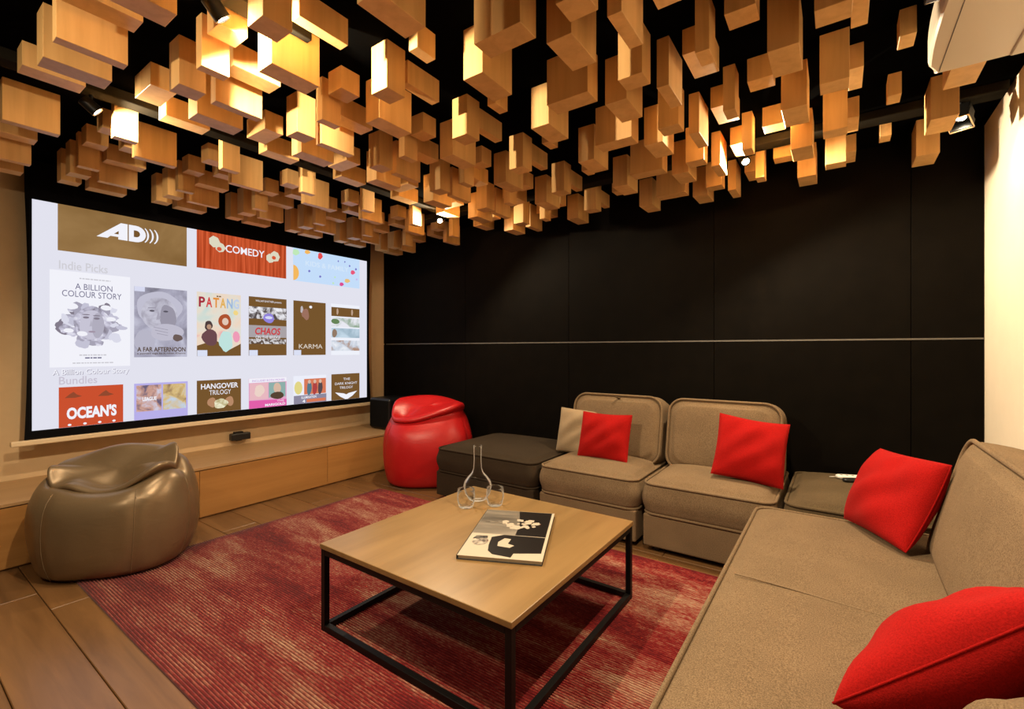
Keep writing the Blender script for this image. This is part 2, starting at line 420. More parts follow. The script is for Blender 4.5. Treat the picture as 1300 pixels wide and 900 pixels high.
for i, (x, y, ax, ay, az, wt, cone, bl) in enumerate(LAMPS):
    zt = 2.475 if y > 3.11 else 2.472
    if i == 1: zt = 2.472
    t = empty('spotlight', (x, y, zt), lamp_labels[i], 'spotlight', 'spotlights on the ceiling tracks')
    mesh_obj('stem', cyl_mesh('stem', 0.008, 0.03, 12), M['black_metal'], t, (x, y, zt - 0.03))
    d = (Vector((ax, ay, az)) - Vector((x, y, zt - 0.05))).normalized()
    rot = d.to_track_quat('-Z', 'Y').to_euler()
    c = Vector((x, y, zt - 0.052))
    prof = [(0, 0.035), (0.026, 0.035), (0.028, 0.033), (0.028, -0.033), (0.026, -0.035), (0.021, -0.035), (0.021, -0.028), (0, -0.028)]
    if i == 4:
        head = mesh_obj('lamp_head', box_mesh('lamp_head', 0.075, 0.075, 0.05, 0.002), M['black_metal'], t, c, rot, False)
        for a_ in range(4):
            an = a_ * PI / 2
            mesh_obj('lamp_flap', box_mesh('lamp_flap', 0.085, 0.003, 0.05, 0.0008), M['black_metal'], head, (0.041 * math.sin(an), 0.041 * math.cos(an), -0.045), (0.12 * math.cos(an), -0.12 * math.sin(an), an), False, True)
            mesh_obj('flap_rim', box_mesh('flap_rim', 0.088, 0.005, 0.004), M['bar_cream'], head, (0.044 * math.sin(an), 0.044 * math.cos(an), -0.071), (0, 0, an), False, True)
    else: head = mesh_obj('lamp_head', lathe_mesh('lamp_head', prof, 28), M['black_metal'], t, c, rot, False)
    mesh_obj('lens', lathe_mesh('lens', [(0, -0.031), (0.018, -0.031), (0.0205, -0.029)], 24), M['lens'], head, (0, 0, 0), None, False, True)
    ld = bpy.data.lights.new('spot_light', 'SPOT'); ld.energy = wt; ld.color = WARM
    ld.spot_size = math.radians(cone); ld.spot_blend = bl; ld.shadow_soft_size = 0.018
    lo = bpy.data.objects.new('spot_light', ld); COL.objects.link(lo); lo.parent = t
    lo.location = c + d * 0.045 - t.location; lo.rotation_euler = rot

# ------------------------------------------------------------------ screen wall: cabinets, worktop, screen
CX, CZ = -3.84, 0.379
seams = [-1.665, -0.62, 0.425, 1.47, 2.515, 3.56]
clab = ['low oak cabinet at the far end behind the viewer', 'low oak cabinet left of the bronze beanbag', 'low oak cabinet behind the bronze beanbag', 'low oak cabinet below the middle of the screen', 'low oak cabinet beside the red beanbag under the subwoofer']
for k in range(5):
    y0, y1 = seams[k], seams[k + 1]
    c = empty('low_cabinet', (CX - 0.3, (y0 + y1) / 2, 0), clab[k], 'cabinet', 'low oak cabinets under the screen')
    box('cabinet_body', (XL + 0.002, y0 + 0.001, 0.0), (CX - 0.02, y1 - 0.001, CZ - 0.022), M['cabinet'], c)
    box('cabinet_door', (CX - 0.018, y0 + 0.0015, 0.012), (CX, y1 - 0.0015, CZ - 0.026), M['cabinet'], c, 0.0012)
f = empty('low_cabinet', (CX - 0.3, 3.63, 0), 'narrow oak filler panel of the cabinet run at the black wall', 'cabinet')
box('filler_panel', (XL + 0.002, 3.561, 0.0), (CX - 0.001, YB - 0.004, CZ - 0.024), M['cabinet'], f)
tag(box('cabinet_top', (XL + 0.001, -1.665, CZ - 0.02), (CX + 0.004, YB - 0.002, CZ), M['cabinet_top'], None, 0.0015), 'long continuous oak top over the low cabinets', 'worktop')

SX = -4.35
scr = empty('projection_screen', (SX, 2.01, 0.60), 'large pull-down projection screen showing a film menu', 'projection screen')
Y0, Y1, Z0, Z1 = 0.683, 3.337, 0.712, 2.242
def quad(name, ya, yb, za, zb, mat, parent, dx=0.0, th=0.002, thick=True):
    lo = (SX + dx - (th if thick else 0), ya, za); hi = (SX + dx, yb, zb)
    return box(name, lo, hi, mat, parent)
# border cloth with the curved edges of a tensioned screen
def edge(z, side):
    t = (z - 0.655) / (ZC - 0.655); bow = 0.045 * (1 - (2 * min(max((z - 0.655) / (2.30 - 0.655), 0), 1) - 1) ** 2)
    return (0.648 + bow * 0.35) if side < 0 else (3.392 - bow * 0.55)
vs = []; fs = []; NZ = 24
for k in range(NZ + 1):
    z = 0.655 + (2.50 - 0.655) * k / NZ
    for s_ in (-1, 1):
        for dx in (0, -0.003): vs.append((dx, edge(z, s_) - 2.01, z - 0.60))
for k in range(NZ):
    a = 4 * k; b = a + 4
    fs += [(a, a + 2, b + 2, b), (a + 1, b + 1, b + 3, a + 3), (a, b, b + 1, a + 1), (a + 2, a + 3, b + 3, b + 2)]
fs += [(0, 1, 3, 2), (4 * NZ, 4 * NZ + 2, 4 * NZ + 3, 4 * NZ + 1)]
mesh_obj('screen_cloth', pyd('screen_cloth', vs, fs), M['screen_black'], scr, (SX, 2.01, 0.60))
mesh_obj('weight_bar', box_mesh('weight_bar', 0.035, 2.80, 0.034, 0.006, 2), M['bar_cream'], scr, (SX, 1.985, 0.636))
pic = quad('lit_picture', Y0, Y1, Z0, Z1, emit('screen_white', (0.80, 0.80, 0.90)), scr, 0.0035, 0.003)
def text(s_, ya, yb, za, zb, mat, parent, dx=0.0085, name='lettering', bold=0.0, shear=0.0):
    cu = bpy.data.curves.new('t', 'FONT'); cu.body = s_; cu.resolution_u = 3; cu.offset = bold; cu.shear = shear
    to = bpy.data.objects.new('t', cu); COL.objects.link(to)
    dg = bpy.context.evaluated_depsgraph_get(); me = bpy.data.meshes.new_from_object(to.evaluated_get(dg))
    bpy.data.objects.remove(to); bpy.data.curves.remove(cu)
    xs = [v.co.x for v in me.vertices]; ys = [v.co.y for v in me.vertices]
    ax, bx, ay, by = min(xs), max(xs), min(ys), max(ys)
    for v in me.vertices:
        v.co = Vector((0, (v.co.x - ax) / (bx - ax) * (yb - ya) - (yb - ya) / 2, (v.co.y - ay) / (by - ay) * (zb - za) - (zb - za) / 2))
    me.name = 'lettering'; me.materials.clear()
    return mesh_obj(name, me, mat, parent, (SX + dx, (ya + yb) / 2, (za + zb) / 2))
def poly(pts, mat, parent, dx, name):
    """flat printed shape on the picture; pts are (y, z)"""
    cy = sum(p[0] for p in pts) / len(pts); cz = sum(p[1] for p in pts) / len(pts)
    me = pyd(name, [(0, p[0] - cy, p[1] - cz) for p in pts], [tuple(range(len(pts)))])
    return mesh_obj(name, me, mat, parent, (SX + dx, cy, cz))
def oval(cy, cz, ry, rz, mat, parent, dx, name='picture_shape', n=20, wob=0.0, seed=1):
    r = random.Random(seed); k = [r.uniform(-1, 1) for _ in range(6)]
    pts = []
    for i in range(n):
        a = 2 * PI * i / n; q = 1 + wob * (k[0] * math.sin(2 * a) + k[1] * math.cos(3 * a) + k[2] * math.sin(5 * a + k[3]))
        pts.append((cy + ry * q * math.cos(a), cz + rz * q * math.sin(a)))
    return poly(pts, mat, parent, dx, name)
E_ = {}
def e(name, c, k=1.0):
    if name not in E_: E_[name] = emit(name, c, k)
    return E_[name]
WHT = e('picture_white', (0.93, 0.93, 1.0)); BRN = e('picture_brown', (0.19, 0.095, 0.028)); GRY = e('picture_grey', (0.62, 0.61, 0.66))
DK = e('picture_dark', (0.10, 0.06, 0.035)); BLU = e('picture_blue', (0.55, 0.72, 0.95)); RED = e('picture_red', (0.72, 0.10, 0.04))
# top row of category tiles
t = quad('menu_tile', 0.806, 1.570, 1.925, Z1, emit_noise('tile_brown', [(0.3, (0.22, 0.115, 0.035)), (0.7, (0.36, 0.21, 0.08))], 2.2), scr, 0.006, 0.002)
poly([(1.007, 2.060), (1.145, 2.183), (1.185, 2.183), (1.185, 2.060), (1.130, 2.060), (1.130, 2.078), (1.085, 2.078), (1.068, 2.060)], WHT, t, 0.0075, 'lettering')
poly([(1.105, 2.097), (1.132, 2.097), (1.132, 2.122)], BRN, t, 0.0088, 'lettering')
dpts = [(1.192, 2.060), (1.192, 2.183), (1.235, 2.183)] + [(1.235 + 0.062 * math.cos(a), 2.1215 + 0.0615 * math.sin(a)) for a in [PI / 2 - PI * k / 12 for k in range(1, 12)]] + [(1.235, 2.060)]
poly(dpts, WHT, t, 0.0075, 'lettering')
poly([(1.222, 2.097), (1.222, 2.147), (1.236, 2.147)] + [(1.236 + 0.024 * math.cos(a), 2.122 + 0.025 * math.sin(a)) for a in [PI / 2 - PI * k / 8 for k in range(1, 8)]] + [(1.236, 2.097)], BRN, t, 0.0088, 'lettering')
for k in range(3):
    cy = 1.262 + 0.030 * k; R1 = 0.075; pts = []
    an = [-0.85 + 1.7 * q / 10 for q in range(11)]
    pts = [(cy + R1 * math.cos(a) - 0.02, 2.1215 + R1 * math.sin(a)) for a in an] + [(cy + (R1 - 0.012 * math.cos(a * 1.5)) * math.cos(a) - 0.02, 2.1215 + (R1 - 0.010) * math.sin(a)) for a in reversed(an)]
    poly(pts, WHT, t, 0.0075, 'lettering')
t = quad('menu_tile', 1.642, 2.403, 1.929, Z1, emit_noise('tile_curtain', [(0.35, (0.40, 0.05, 0.012)), (0.65, (0.72, 0.12, 0.04))], 5, (1, 9, 0.3), 2, 0.2), scr, 0.006, 0.002)
text('COMEDY', 1.862, 2.195, 2.093, 2.158, WHT, t, bold=0.012)
for cy, s_ in ((1.80, 1), (2.27, -1)):
    oval(cy - 0.025 * s_, 2.165 if s_ > 0 else 2.125, 0.045, 0.05, e('mask_cream', (0.75, 0.72, 0.55)), t, 0.0072, 'picture_shape', 7, 0.12, 3)
    oval(cy + 0.02 * s_, 2.125 if s_ > 0 else 2.10, 0.04, 0.045, e('mask_cream', (0.75, 0.72, 0.55)), t, 0.0076, 'picture_shape', 7, 0.12, 5)
    oval(cy + 0.012, 2.11, 0.02, 0.018, RED, t, 0.009, 'picture_shape', 8)
t = quad('menu_tile', 2.473, 3.238, 1.922, Z1, e('tile_sky', (0.58, 0.76, 1.0)), scr, 0.006, 0.002)
text('KIDS & FAMILY', 2.600, 3.095, 2.085, 2.135, e('pale_sky_lettering', (0.70, 0.84, 1.0)), t, bold=0.015)
rr = random.Random(4)
for (cy, cz, ry, rz, nm, c) in [(2.50, 2.20, .035, .03, 'dot_green', (.55, .85, .5)), (2.62, 2.222, .03, .02, 'dot_orange', (.95, .5, .12)), (2.76, 2.205, .026, .034, 'dot_red', (.85, .08, .08)), (3.15, 2.09, .028, .024, 'dot_pink', (.85, .1, .2)),
        (3.08, 1.99, .034, .022, 'dot_gold', (.85, .55, .2)), (3.01, 1.945, .026, .02, 'dot_magenta', (.75, .08, .3)), (2.64, 2.035, .012, .012, 'dot_navy', (.2, .2, .6)), (2.76, 1.995, .012, .012, 'dot_navy', (.2, .2, .6)),
        (2.93, 2.01, .009, .01, 'dot_green', (.55, .85, .5)), (2.97, 2.185, .008, .01, 'dot_navy', (.2, .2, .6)), (3.05, 2.19, .008, .01, 'dot_navy', (.2, .2, .6)), (3.11, 2.155, .010, .011, 'dot_navy', (.2, .2, .6)), (3.19, 2.13, .012, .013, 'dot_navy', (.2, .2, .6)), (2.91, 1.945, .012, .01, 'dot_green', (.5, .8, .6)), (3.2, 2.02, .012, .011, 'dot_violet', (.6, .5, .9))]:
    oval(cy, cz, ry, rz, e(nm, c), t, 0.0075, 'picture_shape', 12, 0.08, 2)
poly([(2.473, 2.075)] + [(2.473 + 0.058 * math.cos(a), 2.0 + 0.075 * math.sin(a)) for a in [PI / 2 - PI * k / 10 for k in range(1, 10)]] + [(2.473, 1.925)], e('dot_orange', (.95, .5, .12)), t, 0.0075, 'picture_shape')
text('Indie Picks', 0.812, 1.070, 1.800, 1.858, e('faint_grey', (0.66, 0.65, 0.70)), scr, 0.0045, bold=0.01)
text('Bundles', 0.812, 1.012, 1.008, 1.062, e('faint_mauve', (0.62, 0.58, 0.68)), scr, 0.0045, bold=0.01)
def small_print(p, ya, yb, za, zb, mat):
    """a line of print too small to read"""
    r_ = random.Random(int(ya * 1000 + za * 777)); y = ya
    while y < yb - 0.004:
        w_ = min(r_.uniform(0.008, 0.026), yb - y); poly([(y, za), (y + w_, za), (y + w_, zb), (y, zb)], mat, p, 0.0105, 'small_print'); y += w_ + 0.004
# second row of film posters
def poster(ya, yb, za, zb, mat, dx=0.006): return quad('film_poster', ya, yb, za, zb, mat, scr, dx, 0.002)
p = poster(0.766, 1.200, 1.127, 1.790, WHT, 0.0065)
cloud = emit_noise('ink_cloud', [(0.30, (0.20, 0.17, 0.22)), (0.42, (0.36, 0.34, 0.43)), (0.55, (0.60, 0.58, 0.72)), (0.68, (0.92, 0.92, 1.0))], 16, (1, 1, 1), 5, 0.7)
inks = [e('ink_%d' % k, c) for k, c in enumerate([(0.24, 0.21, 0.27), (0.40, 0.38, 0.48), (0.58, 0.57, 0.70), (0.74, 0.74, 0.86)])]
rk = random.Random(12)
for k in range(46):
    a = rk.uniform(0, 6.28); q = rk.uniform(0.55, 1.0)
    oval(0.985 + 0.165 * q * math.cos(a), 1.425 + 0.155 * q * math.sin(a), rk.uniform(0.018, 0.05), rk.uniform(0.015, 0.04), rk.choice(inks + [cloud, cloud]), p, 0.0072 + 0.00003 * k, 'picture_shape', 14, 0.16, k)
oval(0.985, 1.43, 0.10, 0.125, cloud, p, 0.0090, 'picture_shape', 28, 0.04, 11)
oval(0.98, 1.425, 0.066, 0.105, e('ink_face', (0.60, 0.58, 0.70)), p, 0.0092, 'picture_shape', 28, 0.03, 2)
oval(1.015, 1.42, 0.034, 0.09, e('ink_cheek', (0.46, 0.44, 0.54)), p, 0.0094, 'picture_shape', 20, 0.05, 6)
for cy, cz in ((0.950, 1.475), (1.008, 1.470)): oval(cy, cz, 0.017, 0.008, inks[0], p, 0.0098, 'picture_shape', 12); oval(cy, cz + 0.020, 0.022, 0.004, inks[0], p, 0.0098, 'picture_shape', 10)
poly([(0.978, 1.46), (0.986, 1.415), (0.968, 1.412)], e('ink_nose', (0.48, 0.46, 0.56)), p, 0.0098, 'picture_shape')
oval(0.982, 1.375, 0.020, 0.007, e('ink_mauve', (0.38, 0.31, 0.40)), p, 0.0098, 'picture_shape', 12)
for cy, cz, r_ in ((1.09, 1.47, 0.02), (0.87, 1.55, 0.03), (0.93, 1.36, 0.022), (0.86, 1.38, 0.02), (1.06, 1.55, 0.024)): oval(cy, cz, r_ * 1.3, r_ * 0.8, WHT, p, 0.0099, 'picture_shape', 12, 0.1, 3)
INK = e('ink_navy', (0.16, 0.15, 0.26))
text('A BILLION', 0.893, 1.095, 1.668, 1.710, INK, p, 0.0105)
text('COLOUR STORY', 0.826, 1.148, 1.615, 1.658, INK, p, 0.0105)
small_print(p, 0.915, 1.085, 1.742, 1.750, GRY)
small_print(p, 0.915, 1.065, 1.205, 1.214, GRY)
small_print(p, 0.945, 1.04, 1.185, 1.194, INK)
small_print(p, 0.88, 1.10, 1.15, 1.158, GRY)
text('A Billion Colour Story', 0.782, 1.196, 1.060, 1.110, e('caption_shadow', (0.35, 0.33, 0.42)), scr, 0.0050, bold=0.02)
text('A Billion Colour Story', 0.779, 1.193, 1.063, 1.113, WHT, scr, 0.0062, bold=0.012)
p = poster(1.225, 1.572, 1.190, 1.727, emit_noise('grey_photo', [(0.3, (0.22, 0.21, 0.27)), (0.5, (0.40, 0.39, 0.50)), (0.72, (0.62, 0.62, 0.75))], 5, (1, 1, 1), 4, 0.8))
skin = emit_noise('grey_skin', [(0.3, (0.36, 0.34, 0.42)), (0.6, (0.60, 0.59, 0.70))], 14)
oval(1.385, 1.575, 0.150, 0.125, e('grey_hair', (0.56, 0.55, 0.67)), p, 0.0071, 'picture_shape', 30, 0.05, 5)
oval(1.385, 1.525, 0.118, 0.130, skin, p, 0.0074, 'picture_shape', 28, 0.02, 3)
oval(1.44, 1.50, 0.055, 0.10, e('shade_grey', (0.34, 0.32, 0.40)), p, 0.0077, 'picture_shape', 22, 0.05, 8)
for cy in (1.335, 1.425):
    oval(cy, 1.548, 0.017, 0.007, e('eye_dark', (0.10, 0.09, 0.12)), p, 0.0085, 'picture_shape', 12)
    poly([(cy - 0.028, 1.565), (cy + 0.026, 1.570), (cy + 0.024, 1.576), (cy - 0.024, 1.573)], e('shade_grey', (0.34, 0.32, 0.40)), p, 0.0083, 'picture_shape')
poly([(1.375, 1.555), (1.392, 1.485), (1.362, 1.480)], e('nose_grey', (0.42, 0.40, 0.49)), p, 0.0083, 'picture_shape')
oval(1.29, 1.31, 0.065, 0.09, e('sleeve_grey', (0.50, 0.49, 0.60)), p, 0.0081, 'picture_shape', 18, 0.05, 9)
oval(1.435, 1.385, 0.110, 0.066, e('hand_grey', (0.55, 0.53, 0.64)), p, 0.0086, 'picture_shape', 24, 0.07, 6)
for k in range(3): poly([(1.345 + 0.01 * k, 1.425 - 0.024 * k), (1.44, 1.405 - 0.022 * k), (1.44, 1.401 - 0.022 * k), (1.345 + 0.01 * k, 1.421 - 0.024 * k)], e('shade_grey', (0.34, 0.32, 0.40)), p, 0.0090, 'picture_shape')
oval(1.505, 1.342, 0.034, 0.028, e('watch_dark', (0.16, 0.11, 0.10)), p, 0.0092, 'picture_shape', 16, 0.06, 8)
poly([(1.2255, 1.691), (1.2255, 1.7265), (1.29, 1.7265), (1.29, 1.691)], e('tag_pale', (0.72, 0.74, 0.92)), p, 0.0085, 'picture_shape')
text('A FAR AFTERNOON', 1.242, 1.560, 1.232, 1.268, DK, p, 0.0095, bold=0.025)
text('a painted saga by Krishen Khanna', 1.242, 1.560, 1.208, 1.226, DK, p, 0.0095, bold=0.012)
p = poster(1.643, 1.988, 1.193, 1.729, emit_noise('kite_sky', [(0.25, (0.45, 0.72, 0.72)), (0.45, (0.80, 0.76, 0.66)), (0.6, (0.90, 0.70, 0.55)), (0.72, (0.85, 0.25, 0.35))], 4, (1, 1, 1), 2, 1.0))
poly([(1.643, 1.193), (1.988, 1.193), (1.988, 1.30), (1.90, 1.25), (1.78, 1.33), (1.643, 1.28)], BRN, p, 0.0072, 'picture_shape')
for k, (ch, c) in enumerate(zip('PATANG', [(.40, .03, .05), (.70, .06, .06), (.80, .30, .05), (.80, .45, .10), (.35, .50, .75), (.55, .65, .85)])):
    text(ch, 1.656 + 0.054 * k, 1.656 + 0.054 * k + 0.047, 1.605, 1.690, e('kite_letter_%s' % k, c), p, bold=0.03)
small_print(p, 1.79, 1.83, 1.697, 1.708, BRN)
oval(1.73, 1.45, 0.030, 0.042, e('hair_black', (0.08, 0.05, 0.05)), p, 0.0078, 'picture_shape', 16, 0.05, 2); oval(1.733, 1.44, 0.018, 0.022, e('skin_brown', (0.50, 0.30, 0.20)), p, 0.0086, 'picture_shape', 12)
oval(1.858, 1.49, 0.052, 0.066, e('hair_rust', (0.45, 0.09, 0.03)), p, 0.0078, 'picture_shape', 18, 0.06, 4); oval(1.860, 1.49, 0.026, 0.032, e('skin_pale', (0.80, 0.60, 0.48)), p, 0.0086, 'picture_shape', 12)
oval(1.74, 1.35, 0.06, 0.07, e('coat_plum', (0.16, 0.07, 0.08)), p, 0.0080, 'picture_shape', 16, 0.1, 7); oval(1.865, 1.32, 0.055, 0.09, e('shirt_mint', (0.55, 0.80, 0.76)), p, 0.0082, 'picture_shape', 16, 0.1, 9)
oval(1.95, 1.36, 0.03, 0.05, e('kite_pink', (0.90, 0.35, 0.50)), p, 0.0079, 'picture_shape', 10, 0.1, 3); oval(1.945, 1.57, 0.022, 0.024, e('kite_yellow', (0.92, 0.70, 0.25)), p, 0.0079, 'picture_shape', 6, 0.1, 3)
def corner_tag(p, y, z): poly([(y, z + 0.0005), (y + 0.075, z + 0.0005), (y + 0.075, z + 0.05), (y, z + 0.05)], e('tag_pale2', (0.74, 0.78, 0.95)), p, 0.0105, 'picture_shape')
corner_tag(p, 1.644, 1.193)
p = poster(2.057, 2.406, 1.193, 1.729, BRN)
poly([(2.057, 1.53), (2.406, 1.53), (2.406, 1.64), (2.057, 1.64)], emit_noise('comic_grey', [(0.40, (0.10, 0.08, 0.08)), (0.5, (0.55, 0.53, 0.55)), (0.62, (0.9, 0.9, 0.95))], 16, (1, 1, 1), 3, 1), p, 0.0072, 'picture_shape')
poly([(2.057, 1.36), (2.406, 1.36), (2.406, 1.47), (2.057, 1.47)], e('comic_mid', (0.42, 0.38, 0.40)), p, 0.0072, 'picture_shape')
poly([(2.06, 1.30), (2.40, 1.30), (2.40, 1.345), (2.06, 1.345)], emit_noise('comic_crowd', [(0.45, (0.12, 0.08, 0.06)), (0.55, (0.72, 0.70, 0.72))], 26, (1, 1, 1), 3, 1), p, 0.0072, 'picture_shape')
oval(2.235, 1.54, 0.05, 0.045, e('saucer_violet', (0.30, 0.24, 0.75)), p, 0.0078, 'picture_shape', 16, 0.05, 4); oval(2.235, 1.545, 0.035, 0.014, e('saucer_pale', (0.70, 0.72, 0.95)), p, 0.0086, 'picture_shape', 14)
text('WILLIAM SHATNER presents', 2.115, 2.355, 1.680, 1.703, WHT, p)
text('CHAOS', 2.11, 2.345, 1.385, 1.450, e('chaos_red', (0.62, 0.05, 0.06)), p, 0.0095, bold=0.03, shear=0.15)
text('ON THE BRIDGE', 2.115, 2.345, 1.347, 1.375, WHT, p, 0.0095)
corner_tag(p, 2.058, 1.193)
p = poster(2.476, 2.823, 1.193, 1.728, BRN)
oval(2.60, 1.60, 0.04, 0.055, e('karma_figure', (0.35, 0.17, 0.12)), p, 0.0072, 'picture_shape', 14, 0.15, 4); oval(2.56, 1.645, 0.014, 0.035, e('karma_grey', (0.55, 0.5, 0.52)), p, 0.0078, 'picture_shape', 10, 0.1, 2)
oval(2.655, 1.675, 0.016, 0.014, WHT, p, 0.0078, 'picture_shape', 12)
text('KARMA', 2.530, 2.785, 1.258, 1.302, e('karma_cream', (0.80, 0.72, 0.62)), p)
corner_tag(p, 2.477, 1.193)
p = poster(2.887, 3.238, 1.190, 1.730, e('collage_white', (0.90, 0.92, 1.0)))
for za, zb, m_ in ((1.60, 1.695, BRN), (1.49, 1.585, emit_noise('collage_tree', [(0.4, (0.30, 0.42, 0.30)), (0.55, (0.85, 0.85, 0.92))], 6)), (1.375, 1.475, emit_noise('collage_sea', [(0.4, (0.35, 0.48, 0.58)), (0.6, (0.58, 0.72, 0.84))], 5)), (1.235, 1.345, emit_noise('collage_faces', [(0.4, (0.45, 0.28, 0.2)), (0.5, (0.62, 0.68, 0.78)), (0.65, (0.9, 0.92, 0.97))], 7))):
    poly([(2.888, za), (3.237, za), (3.237, zb), (2.888, zb)], m_, p, 0.0072, 'picture_shape')
oval(2.935, 1.545, 0.05, 0.028, e('tree_green', (0.14, 0.24, 0.10)), p, 0.0080, 'picture_shape', 14, 0.1, 3)
for cy in (2.96, 3.14): oval(cy, 1.65, 0.012, 0.035, e('figure_tan', (0.55, 0.38, 0.28)), p, 0.0080, 'picture_shape', 10, 0.1, 5)
oval(2.925, 1.42, 0.03, 0.045, e('profile_brown', (0.30, 0.20, 0.14)), p, 0.0080, 'picture_shape', 12, 0.08, 6)
# bottom row, cut off by the lower edge of the picture
p = poster(0.811, 1.159, Z0 + 0.001, 0.990, e('heist_red', (0.62, 0.085, 0.03)))
text("OCEAN'S", 0.850, 1.120, 0.765, 0.850, WHT, p, bold=0.045)
for cy in (0.885, 1.06): poly([(cy - 0.045, 0.915), (cy - 0.02, 0.94), (cy, 0.955), (cy + 0.018, 0.935), (cy + 0.045, 0.922), (cy + 0.01, 0.913)], e('heist_brown', (0.30, 0.07, 0.03)), p, 0.0078, 'picture_shape')
for k in range(4): oval(0.865 + 0.08 * k, 0.728, 0.010, 0.008, WHT, p, 0.0078, 'picture_shape', 8)
p = poster(1.225, 1.577, Z0 + 0.001, 0.990, e('bundle_lilac', (0.50, 0.45, 0.85)))
poly([(1.238, 0.775), (1.397, 0.775), (1.397, 0.975), (1.238, 0.975)], emit_noise('bundle_mix', [(0.35, (0.15, 0.12, 0.2)), (0.5, (0.62, 0.35, 0.28)), (0.64, (0.66, 0.62, 0.75))], 14), p, 0.0072, 'picture_shape')
poly([(1.407, 0.775), (1.565, 0.775), (1.565, 0.975), (1.407, 0.975)], emit_noise('bundle_gold', [(0.35, (0.30, 0.18, 0.10)), (0.5, (0.72, 0.52, 0.22)), (0.64, (0.55, 0.68, 0.85))], 9), p, 0.0072, 'picture_shape')
text('LEAGUE', 1.275, 1.365, 0.855, 0.885, WHT, p, bold=0.04)
p = poster(1.643, 1.990, Z0 + 0.001, 0.990, BRN)
text('HANGOVER', 1.672, 1.965, 0.915, 0.960, WHT, p, bold=0.02); text('TRILOGY', 1.735, 1.905, 0.863, 0.903, WHT, p)
for cy, c in ((1.755, (0.5, 0.26, 0.14)), (1.895, (0.5, 0.26, 0.14))): oval(cy, 0.80, 0.034, 0.042, e('party_tan', c), p, 0.0072, 'picture_shape', 14, 0.1, 4)
oval(1.825, 0.785, 0.055, 0.042, emit_noise('party_pale', [(0.4, (0.5, 0.42, 0.2)), (0.6, (0.9, 0.86, 0.62))], 20), p, 0.0078, 'picture_shape', 16, 0.12, 5)
p = poster(2.057, 2.406, Z0 + 0.001, 0.985, e('double_pink', (0.80, 0.40, 0.60)))
poly([(2.058, 0.945), (2.405, 0.945), (2.405, 0.9845), (2.058, 0.9845)], WHT, p, 0.0072, 'picture_shape'); text('INCLUDES BOTH MOVIES', 2.085, 2.385, 0.953, 0.972, e('double_violet', (0.50, 0.20, 0.65)), p)
poly([(2.065, 0.79), (2.228, 0.79), (2.228, 0.94), (2.065, 0.94)], e('rose_panel', (0.85, 0.50, 0.55)), p, 0.0072, 'picture_shape'); poly([(2.235, 0.80), (2.395, 0.80), (2.395, 0.94), (2.235, 0.94)], e('teal_panel', (0.28, 0.45, 0.42)), p, 0.0072, 'picture_shape')
oval(2.15, 0.87, 0.045, 0.055, e('skin_pink', (0.88, 0.68, 0.6)), p, 0.0078, 'picture_shape', 14, 0.06, 2); oval(2.315, 0.885, 0.036, 0.05, e('skin_tan', (0.72, 0.50, 0.38)), p, 0.0078, 'picture_shape', 14, 0.06, 3); oval(2.315, 0.815, 0.065, 0.035, DK, p, 0.0086, 'picture_shape', 12, 0.05, 4)
poly([(2.058, Z0 + 0.001), (2.405, Z0 + 0.001), (2.405, 0.775), (2.058, 0.785)], e('double_magenta', (0.80, 0.12, 0.42)), p, 0.0090, 'picture_shape'); text('MARIGOLD', 2.20, 2.39, 0.722, 0.745, WHT, p, 0.0105, bold=0.03); text('THE', 2.31, 2.38, 0.755, 0.772, WHT, p, 0.0105)
p = poster(2.476, 2.830, Z0 + 0.001, 0.988, e('family_white', (0.88, 0.90, 1.0)))
poly([(2.585, 0.80), (2.825, 0.80), (2.825, 0.955), (2.585, 0.955)], e('family_orange', (0.72, 0.20, 0.10)), p, 0.0072, 'picture_shape'); oval(2.525, 0.87, 0.042, 0.065, e('toy_yellow', (0.80, 0.70, 0.25)), p, 0.0072, 'picture_shape', 14, 0.02, 3)
for cy, nm, c in ((2.64, 'coat_teal', (0.10, 0.20, 0.26)), (2.70, 'coat_red', (0.45, 0.06, 0.06)), (2.76, 'coat_dark', (0.10, 0.07, 0.08))): oval(cy, 0.86, 0.026, 0.07, e(nm, c), p, 0.0079, 'picture_shape', 12, 0.1, 6); oval(cy, 0.925, 0.016, 0.02, e('skin_tan', (0.72, 0.50, 0.38)), p, 0.0086, 'picture_shape', 10)
poly([(2.477, Z0 + 0.001), (2.829, Z0 + 0.001), (2.829, 0.795), (2.477, 0.795)], e('family_slate', (0.28, 0.26, 0.36)), p, 0.0090, 'picture_shape'); text('ILLUMINATION', 2.555, 2.715, 0.760, 0.785, WHT, p, 0.0105, bold=0.02); text('4', 2.565, 2.595, 0.720, 0.752, WHT, p, 0.0105, bold=0.02); poly([(2.61, 0.722), (2.82, 0.722), (2.82, 0.753), (2.61, 0.753)], e('family_orange', (0.72, 0.20, 0.10)), p, 0.0100, 'picture_shape')
p = poster(2.890, 3.238, Z0 + 0.001, 0.988, BRN)
text('THE', 3.03, 3.115, 0.918, 0.944, WHT, p, bold=0.0); text('DARK KNIGHT', 2.93, 3.205, 0.872, 0.898, WHT, p); text('TRILOGY', 2.985, 3.150, 0.828, 0.854, WHT, p)
poly([(2.93, 0.795), (2.995, 0.745), (3.055, Z0 + 0.003), (3.085, Z0 + 0.003), (3.145, 0.745), (3.205, 0.795), (3.10, 0.778), (3.0675, 0.765), (3.035, 0.778)], WHT, p, 0.0078, 'picture_shape')

